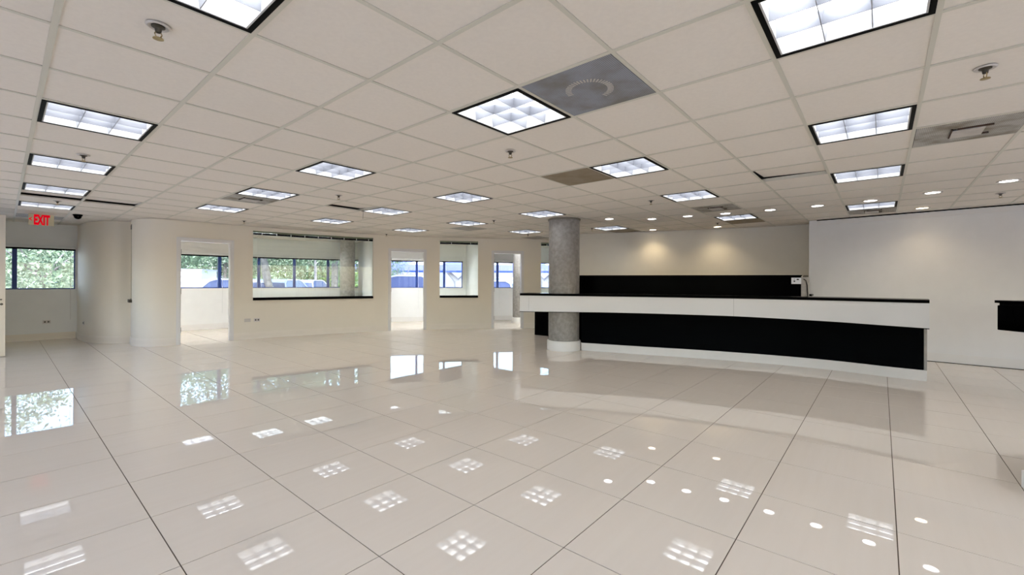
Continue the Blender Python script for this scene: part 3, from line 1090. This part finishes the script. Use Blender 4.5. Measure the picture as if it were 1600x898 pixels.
def zbot(s):
    t = s / L
    for (a, za), (b, zb_) in zip(ZK, ZK[1:]):
        if t <= b: return za + (zb_ - za) * (t - a) / (b - a)
    return ZK[-1][1]


def zf(s, z):
    return zbot(s) + (z - 0.70)


ZT = 1.025
s_start = BASE.near(6.80, 4.13)
seams = [0.0, FAS.near(6.19, 4.86), FAS.near(7.385, 1.75), L]
for a, b in zip(seams, seams[1:]):
    cb(strip(FAS, 0.0, 0.022, 0.70, 1.0, a + 0.001, b - 0.001, zfun=lambda s, z: zbot(s) if z < 0.9 else ZT - 0.042), 'fascia_panel', M_fascia)
cb(strip(FAS, -0.004, 0.03, 0.68, 0.70, 0, L, zfun=lambda s, z: zbot(s) - (0.010 if z < 0.69 else 0.0)), 'fascia_edge', M_black)


def inner(s):
    p = FAS.at(s)
    d = (p - Vector((CX, CY))).length
    n = FAS.at(s, 1) - p
    # notch round the column
    w = 0.55
    for k in range(1, 56):
        q = p + n * (k * 0.01)
        if (q - Vector((CX, CY))).length < 0.288:
            w = (k - 1) * 0.01; break
    return w


cb(strip(FAS, -0.012, 0.5, ZT - 0.040, ZT, 0, L, o1fun=inner), 'countertop', M_black)
# soffit board under the top, hidden structure behind the band
LB = BASE.s[-1]
cb(strip(BASE, 0.012, 0.05, 0.135, 0.70, s_start, LB - 0.03), 'front_panel', M_black)
cb(strip(BASE, 0.0, 0.06, 0.0, 0.135, s_start, LB), 'curb', M_curb)
cb(strip(BASE, 0.002, 0.30, 0.0, 0.668, LB - 0.028, LB, holes=()), 'end_post', M_endp)
cb(strip(BASE, 0.05, 0.45, 0.64, 0.67, s_start + 0.1, LB - 0.03), 'shelf', M_black)
# left return of the band running back from the corner
p0 = FAS.p[0]
q0 = p0 + Vector((0.62, 0.30))
cb(MB().bar((p0.x + .012, p0.y + .004), (q0.x, q0.y), 0.022, 0.70, ZT - 0.042), 'return_panel', M_fascia)
# legs carrying the cantilevered left end, hidden behind the column
cb(MB().bar((7.02, 4.72), (7.02, 4.95), 0.04, 0.0, ZT - 0.03), 'support_panel', M_black)
cb(MB().bar((6.80, 5.02), (7.05, 4.95), 0.30, ZT - 0.06, ZT - 0.026), 'top_bracket', M_black)

# low black cabinet standing behind the column
r = tag(empty('low_cabinet', (8.3, 5.95, 0)), 'low black cabinet seen between the column and the office wall, under the white band', 'cabinet')
MB().box(-0.22, 0.25, -0.22, 0.22, 0.0, 0.72).build('body', M_black, r)
MB().box(-0.23, 0.26, -0.24, 0.23, 0.72, 0.74).build('top', M_black, r)

# tall black partition behind the counter
PA, PB = (7.62, 4.98), (9.15, 1.05)
PT = Path([PA, PB])
r = tag(empty('black_partition'), 'tall black partition screen behind the counter, in front of the back wall', 'partition')
strip(PT, 0.0, 0.09, 0.0, 1.352, 0, PT.s[-1] - 0.03).build('panel', M_black, r)
strip(PT, -0.012, 0.10, 1.352, 1.372, 0, PT.s[-1] - 0.02).build('cap', M_black, r)
PE = Path([PT.at(PT.s[-1] - 0.03), PT.at(PT.s[-1] - 0.03) + (Vector(PB) - Vector(PA)).normalized() * 0.125])
strip(PE, 0.01, 0.10, 0.0, 1.335).build('end_panel', M_endp, r)
strip(PE, 0.02, 0.09, 1.335, 1.365, 0.05, 0.115).build('end_cap', M_steel, r)
MB().tube([(*PE.at(a, -0.002), z) for a, z in ((0.035, 1.30), (0.07, 1.28), (0.09, 1.20), (0.098, 1.05), (0.098, 0.5))], 0.006, 6).build('cable', M_blackm, r, True)
# paper notice
sn = PT.s[-1] - 0.10
r = tag(empty('paper_notice'), 'small white paper notice stuck to the right end of the black partition', 'notice')
strip(PT, -0.003, -0.001, 1.215, 1.325, sn - 0.08, sn + 0.07).build('sheet', M_paper, r)
for a, b, z0, z1 in ((-.045, -.025, 1.25, 1.275), (-.052, -.02, 1.265, 1.27), (0.0, .035, 1.285, 1.30), (.005, .03, 1.30, 1.305), (-.04, -.03, 1.295, 1.305)):
    strip(PT, -0.0045, -0.003, z0, z1, sn + a, sn + b).build('printed_mark', M_blackm, r)

# wall counter behind, right part
r = tag(empty('wall_shelf', (9.7, 1.35, 0)), 'short black worktop in the back corner beyond the partition end', 'shelf')
MB().box(-0.30, 0.20, -0.40, 0.40, 0.998, 1.032).build('top', M_black, r)
MB().box(-0.27, 0.19, -0.38, 0.38, 0.0, 0.998).build('body', M_fascia, r)

# wall-hung black counter at the right edge
c, s = math.cos(YAW), math.sin(YAW)


def W(a, b):
    return Vector((c * a + s * b, -s * a + c * b))


r = tag(empty('side_counter'), 'black counter jutting in at the right edge in front of the right wall', 'counter')
p = W(5.53, 4.95); q = W(5.47, 3.2)
dd = (q - p).normalized(); nl = Vector((-dd.y, dd.x))     # left of travel = away from room centre?
if nl.dot(W(1, 0)) < 0: nl = -nl
SC = Path([p, q])
sg = 1 if (SC.at(0.5, 1) - SC.at(0.5)).dot(nl) > 0 else -1
strip(SC, sg * 0.0, sg * 0.6, 0.705, 0.985, 0, SC.s[-1]).build('box', M_black, r, bevel=0.006)
strip(SC, sg * 0.012, sg * 0.6, 0.985, 1.012, 0.012, SC.s[-1]).build('spacer', M_blackm, r)
strip(SC, sg * -0.03, sg * 0.62, 1.012, 1.042, -0.03, SC.s[-1]).build('top', M_black, r, bevel=0.008)
strip(SC, sg * 0.30, sg * 0.5, 0.0, 0.705, 0.75, SC.s[-1]).build('pedestal', M_curb, r)

# white plinth end at the very right edge
p = W(3.075, 2.62)
r = tag(empty('white_plinth', (p.x, p.y, 0), -YAW), 'low white plinth just entering at the right edge', 'plinth')
MB().box(0.0, 0.9, -0.4, 0.0, 0.0, 0.105).build('curb', M_curb, r, bevel=0.004)
MB().box(0.10, 0.9, -0.35, -0.10, 0.105, 0.70).build('panel', M_black, r)

# ------------------------------------------------------------------ outdoors
random.seed(7)
tag(MB().box(-60, 90, 13.35, 120, -0.5, -0.18).build('parking_ground', M_asph), kind='structure')
tag(MB().box(13.6, 90, -40, 13.35, -0.5, -0.18).build('parking_ground_side', M_asph), kind='structure')
tag(MB().box(-60, 13.6, -50, -6.3, -0.5, -0.18).build('ground_near', M_asph), kind='structure')
tag(MB().box(-60, -2.2, -6.3, 13.35, -0.5, -0.18).build('ground_left', M_asph), kind='structure')


def leaf_cloud(n, rx, ry, rz, size, seed, flat=False):
    rnd = random.Random(seed)
    mb = MB()
    # clustered leaves: pick blob centres, then leaves around them
    blobs = []
    for k in range(34):
        while True:
            v = Vector((rnd.uniform(-1, 1), rnd.uniform(-1, 1), rnd.uniform(-1, 1)))
            if v.length < 1: break
        blobs.append((v, rnd.uniform(.18, .34)))
    for k in range(n):
        b, rr = rnd.choice(blobs)
        v = b + Vector((rnd.gauss(0, 1), rnd.gauss(0, 1), rnd.gauss(0, 1))) * rr * .5
        p = Vector((v.x * rx, v.y * ry, v.z * rz))
        u = Vector((rnd.gauss(0, 1), rnd.gauss(0, 1), rnd.gauss(0, 1))).normalized()
        w = u.cross(Vector((rnd.gauss(0, 1), rnd.gauss(0, 1), rnd.gauss(0, 1)))).normalized()
        sz = size * rnd.uniform(.6, 1.3)
        mb.quad(p - u * sz, p + w * sz * .5, p + u * sz, p - w * sz * .5)
    return mb


crown_a = leaf_cloud(9500, 3.6, 3.2, 2.6, 0.08, 1).mesh('crown', M_leaf)
crown_b = leaf_cloud(9500, 3.6, 3.2, 2.6, 0.08, 2).mesh('crown', M_leafd)


def tree(x, y, lab, trunk_r=0.13, lean=(0, 0), hz=3.6, crown=crown_a, sc=1.0, th=3.0):
    r = tag(empty('tree', (x, y, -0.18)), lab, 'tree', 'trees beyond the parked cars')
    lx, ly = lean
    MB().tube([(0, 0, 0), (lx * .3, ly * .3, th * .35), (lx * .6, ly * .6, th * .6), (lx, ly, th)], [trunk_r * 1.2, trunk_r, trunk_r * .95, trunk_r * .7], 12).build('trunk', M_bark, r, True)
    q = MB()
    for k in range(4):
        an = k * 1.6 + x
        q.tube([(lx, ly, th * .9), (lx + math.cos(an) * .7 * sc, ly + math.sin(an) * .7 * sc, th + .5), (lx + math.cos(an) * 1.6 * sc, ly + math.sin(an) * 1.6 * sc, th + 1.3)],
               [trunk_r * .5, trunk_r * .35, trunk_r * .15], 8)
    q.build('branch', M_bark, r, True)
    o = bpy.data.objects.new('crown', crown); C.objects.link(o); o.parent = r
    o.location = (lx, ly, hz); o.scale = (sc, sc, sc); o.rotation_euler = (0, 0, x * 1.7)
    return r


def P(px, b):
    return W((px - 800) / 678.8 * b, b)


for px, b, lab, kw in [
    (66, 15.5, 'leafy tree filling the corridor window', dict(hz=2.4, crown=crown_a, sc=.95, th=1.6, trunk_r=.09)),
    (20, 22, 'tree behind, at the left of the corridor window', dict(hz=3.0, crown=crown_b)),
    (130, 24, 'tree behind the rounded corridor wall', dict(hz=3.4, crown=crown_a)),
    (290, 32, 'tree above the white building behind the first doorway', dict(hz=4.6, crown=crown_b, sc=1.3, th=3.6)),
    (352, 30, 'darker tree at the right of the first doorway view', dict(hz=4.4, crown=crown_b, sc=1.2, th=3.6)),
    (426, 18.5, 'leaning pale trunk tree left in the long office window', dict(lean=(-.45, .1), hz=4.8, crown=crown_a, th=3.2, trunk_r=.16)),
    (400, 33, 'tree far behind the leaning trunk', dict(hz=3.3, crown=crown_b, sc=1.1, th=2)),
    (455, 31, 'green tree behind the hedge, left of the pale pole', dict(hz=3.0, crown=crown_a, sc=1.1, th=2)),
    (505, 31, 'green tree behind the hedge, right of the pale pole', dict(hz=3.1, crown=crown_a, sc=1.1, th=2)),
    (523, 17.5, 'thick pale trunk tree beside the office column view', dict(hz=5.0, crown=crown_a, th=3.6, trunk_r=.13)),
    (560, 34, 'tree beyond the hedge at the right of the long window', dict(hz=3.4, crown=crown_b, sc=1.1, th=2)),
    (625, 30, 'small tree behind the dark car in the middle doorway', dict(hz=1.3, crown=crown_b, sc=.42, th=1)),
]:
    p = P(px, b)
    tree(p.x, p.y, lab, **kw)

# hedges
hm_rnd = random.Random(3)


def hedge(p, q, w, hgt, lab):
    p = Vector(p); q = Vector(q)
    r = tag(empty('hedge', ((p.x + q.x) / 2, (p.y + q.y) / 2, -0.18), math.atan2(q.y - p.y, q.x - p.x)), lab, 'hedge')
    Ln = (q - p).length
    mb = MB()
    for k in range(int(Ln * 260)):
        side = hm_rnd.random()
        x = hm_rnd.uniform(-Ln / 2, Ln / 2); y = hm_rnd.uniform(-w / 2, w / 2); z = hm_rnd.uniform(.1, hgt)
        if side < .55: y = -w / 2 + hm_rnd.uniform(-.06, .06)
        else: z = hgt + hm_rnd.uniform(-.08, .08)
        u = Vector((hm_rnd.gauss(0, 1), hm_rnd.gauss(0, 1), hm_rnd.gauss(0, 1))).normalized()
        v = u.cross(Vector((hm_rnd.gauss(0, 1), hm_rnd.gauss(0, 1), 1))).normalized()
        sz = hm_rnd.uniform(.06, .13); c0 = Vector((x, y, z))
        mb.quad(c0 - u * sz, c0 + v * sz * .6, c0 + u * sz, c0 - v * sz * .6)
    tag(mb.build('leaves', M_hedge, r), kind='stuff')
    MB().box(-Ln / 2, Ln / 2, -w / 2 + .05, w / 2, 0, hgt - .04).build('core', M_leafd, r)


a, b = P(395, 30.5), P(600, 30.5)
hedge(a, b, 1.0, 1.95, 'bright green clipped hedge behind the parked cars')
a, b = P(314, 27), P(366, 27)
hedge(a, b, .8, 1.38, 'low hedge beside bins behind the first doorway')

# white building and container behind the first doorway
a, b = P(225, 38), P(395, 38)
r = tag(empty('white_building', ((a.x + b.x) / 2, (a.y + b.y) / 2, -0.18), math.atan2(b.y - a.y, b.x - a.x)), 'low white building behind the trees, seen through the first doorway', 'building')
Ln = (b - a).length
MB().box(-Ln / 2, Ln / 2, 0, 5, 0, 2.35).build('wall', M_bwhite, r)
MB().box(-Ln / 2 - .2, Ln / 2 + .2, -.25, 5.2, 2.35, 2.55).build('parapet', M_bwhite, r)
MB().box(-Ln / 2, -Ln / 2 + 4.6, 0.5, 4.5, 2.55, 3.05).build('roof_block', M_bwhite, r)
a, b = P(281, 20), P(306, 20)
r = tag(empty('storage_container', (a.x, a.y, -0.18), -YAW + .3), 'pale ribbed container standing outside the first doorway window', 'container')
MB().box(-1.2, .85, 0, 2.0, 0.05, 1.90).build('body', M_carb, r)
MB().box(-1.24, .89, -.04, 2.04, 1.90, 1.96).build('lid', M_carw, r)
for k in range(6):
    MB().box(-1.2, .85, -.02, 0, .25 + k * .27, .31 + k * .27).build('rib', M_carw, r)
for k, (px, m, lab) in enumerate(((320, M_leafd, 'dark bin left of the hedge gap outside the first doorway'), (331, M_carb, 'pale bin next to the dark bin outside'))):
    p = P(px, 24)
    r = tag(empty('bin', (p.x, p.y, -0.18), -YAW), lab, 'bin')
    MB().box(-.2, .2, -.25, .25, .03, 1.02).build('body', m, r)
    MB().box(-.22, .22, -.27, .27, 1.02, 1.10).build('lid', m, r)


# cars
def loft(mb, secs):
    """secs: list of rings of equal length"""
    n0 = len(mb.v); k = len(secs[0])
    for sct in secs: mb.v += sct
    for i in range(len(secs) - 1):
        for j in range(k):
            j2 = (j + 1) % k
            mb.f.append((n0 + i * k + j, n0 + i * k + j2, n0 + (i + 1) * k + j2, n0 + (i + 1) * k + j))
    mb.f.append(tuple(n0 + j for j in range(k))[::-1]); mb.f.append(tuple(n0 + (len(secs) - 1) * k + j for j in range(k)))
    return mb


def car(x, y, rz, paint, lab, suv=False):
    r = tag(empty('parked_car', (x, y, -0.18), rz), lab, 'car', 'cars parked outside the windows')
    top = 1.72 if suv else 1.48
    bt = 0.98 if suv else 0.90
    # lower body, lofted along its length (x = width, y = length)
    mb = MB()
    secs = []
    for yy, hw, z0, z1 in ((-2.2, .72, .40, bt - .30), (-2.1, .84, .30, bt - .08), (-1.2, .90, .26, bt), (0.9, .90, .26, bt), (1.7, .86, .28, bt - .14), (2.15, .76, .34, bt - .30)):
        secs.append([(-hw * .92, yy, z0), (hw * .92, yy, z0), (hw, yy, (z0 + z1) / 2), (hw * .93, yy, z1), (-hw * .93, yy, z1), (-hw, yy, (z0 + z1) / 2)])
    loft(mb, secs).build('body', paint, r, True)
    mb = MB()
    yb = -1.95 if suv else -1.75
    prof = [(yb, bt - .03, .80), (yb + .22, top - .16, .66), (yb + .5, top - .03, .60), (-.1, top, .60), (.35, top - .08, .62), (1.15, bt - .06, .78)]
    secs = []
    for yy, z, hw in prof:
        secs.append([(-.82, yy, bt - .10), (.82, yy, bt - .10), (hw, yy, max(z, bt - .05)), (0, yy, max(z, bt - .05) + .03), (-hw, yy, max(z, bt - .05))])
    loft(mb, secs).build('windows', M_carg, r, True)
    mb = MB()
    secs = []
    for yy, z, hw in prof[1:5]:
        secs.append([(-hw - .01, yy, z - .04), (hw + .01, yy, z - .04), (hw, yy, z + .02), (0, yy, z + .05), (-hw, yy, z + .02)])
    loft(mb, secs).build('roof', paint, r, True)
    mb = MB()
    for sx in (-1, 1):
        mb.tube([(sx * .80, yb, bt - .04), (sx * .67, yb + .22, top - .15), (sx * .61, yb + .5, top - .02), (sx * .61, .0, top), (sx * .63, .36, top - .08), (sx * .79, 1.15, bt - .05)], .035, 6)
    mb.build('pillar', paint, r, True)
    for sx in (-.80, .80):
        for yy in (-1.35, 1.35):
            MB().tube([(sx - .10, yy, .32), (sx + .10, yy, .32)], .32, 20).build('wheel', M_tyre, r, True)
    for sx in (-1, 1):
        MB().box(sx * .78 - .1, sx * .78 + .1, -2.2, -2.1, bt - .32, bt - .2).build('tail_lamp', M_red, r)
    return r


for px, b, rz, m, lab, suv in [
    (410, 26.0, -YAW + .05, M_carb, 'white car at the left end of the row in the long office window', False),
    (447, 22.0, -YAW + .05, M_carw, 'silver blue car between the leaning trunk and the rounded rear car', False),
    (487, 27.0, -YAW + .05, M_carw, 'silver car seen from behind in the middle of the long office window', False),
    (628, 23.0, -YAW + 1.3, M_carw, 'silver sport utility car in the middle doorway view', True),
    (764, 24.0, -YAW + 1.2, M_carb, 'white car at the right edge of the small office window', False),
    (786, 31.0, -YAW + .3, M_carb, 'white utility car in the right doorway view', True),
    (95, 19.0, -YAW + 1.2, M_carb, 'white car roof in the corridor window', False),
    (360, 18.5, -YAW + 1.2, M_carw, 'pale car at the right of the first doorway view', False),
]:
    p = P(px, b)
    car(p.x, p.y, rz, m, lab, suv)

# canopy with forked columns, white wall behind
a, b = P(530, 46), P(960, 46)
r = tag(empty('parking_canopy', ((a.x + b.x) / 2, (a.y + b.y) / 2, -0.18), math.atan2(b.y - a.y, b.x - a.x)), 'long lavender blue canopy with white peaks across the car park', 'canopy')
Ln = (b - a).length
MB().box(-Ln / 2, Ln / 2, 0, 6, 2.62, 3.25).build('fascia', M_canopy, r)
MB().box(-Ln / 2, Ln / 2, -.05, .1, 2.42, 2.60).build('edge_beam', M_blue, r)
for k in range(8):
    x0 = -Ln / 2 + k * Ln / 8
    mb = MB()
    n0 = len(mb.v)
    mb.v += [(x0, .1, 3.25), (x0 + Ln / 8, .1, 3.25), (x0 + Ln / 8, 6, 3.25), (x0, 6, 3.25), (x0 + Ln / 16, 3, 4.9)]
    mb.f += [(0, 1, 4), (1, 2, 4), (2, 3, 4), (3, 0, 4), (0, 3, 2, 1)]
    mb.build('peak', M_canopy if k % 2 else M_bwhite, r)
for xx in (-2.1, 7.2, 12.5):
    mb = MB().tube([(xx, 1, 0), (xx, 1, 1.5)], .42, 12)
    for sx in (-1, 1):
        mb.tube([(xx, 1, 1.3), (xx + sx * .5, 1, 1.9), (xx + sx * 1.1, 1, 2.5)], [.36, .26, .2], 10)
    mb.build('forked_post', M_roof, r, True)
a, b = P(590, 60), P(1000, 60)
r = tag(empty('white_boundary_wall', ((a.x + b.x) / 2, (a.y + b.y) / 2, -0.18), math.atan2(b.y - a.y, b.x - a.x)), 'long pale wall beyond the canopy', 'wall')
Ln = (b - a).length
MB().box(-Ln / 2, Ln / 2, 0, .5, 0, 4.2).build('panel', M_bound, r)
p = P(804, 26)
r = tag(empty('parking_meter', (p.x, p.y, -0.18)), 'grey meter post in the right doorway view', 'meter')
MB().lathe([(.05, 0), (.05, 1.15)], 12).build('post', M_roof, r)
MB().lathe([(.16, 1.15), (.22, 1.3), (.22, 1.45), (.12, 1.5)], 12).build('head', M_roof, r)
for k, (px, b, lab) in enumerate([(493, 27, 'thin pale pole in front of the trees in the long office window')]):
    p = P(px, b)
    r = tag(empty('pole', (p.x, p.y, -0.18)), lab, 'pole')
    MB().lathe([(.09, 0), (.07, 6.0)], 12).build('shaft', M_bark, r, True)
    MB().lathe([(.16, 0), (.16, .08)], 12).build('foot', M_bark, r)


# ------------------------------------------------------------------ put each Empty at the base of its thing
bpy.context.view_layer.update()
for e in [o for o in C.objects if o.type == 'EMPTY' and o.parent is None and o.location.length < 1e-6]:
    pts = []
    for ch in e.children_recursive:
        if ch.type == 'MESH':
            pts += [ch.matrix_world @ Vector(c) for c in ch.bound_box]
    if not pts: continue
    base = Vector(((min(p.x for p in pts) + max(p.x for p in pts)) / 2, (min(p.y for p in pts) + max(p.y for p in pts)) / 2, min(p.z for p in pts)))
    e.location = base
    for ch in e.children:
        ch.location = ch.location - base
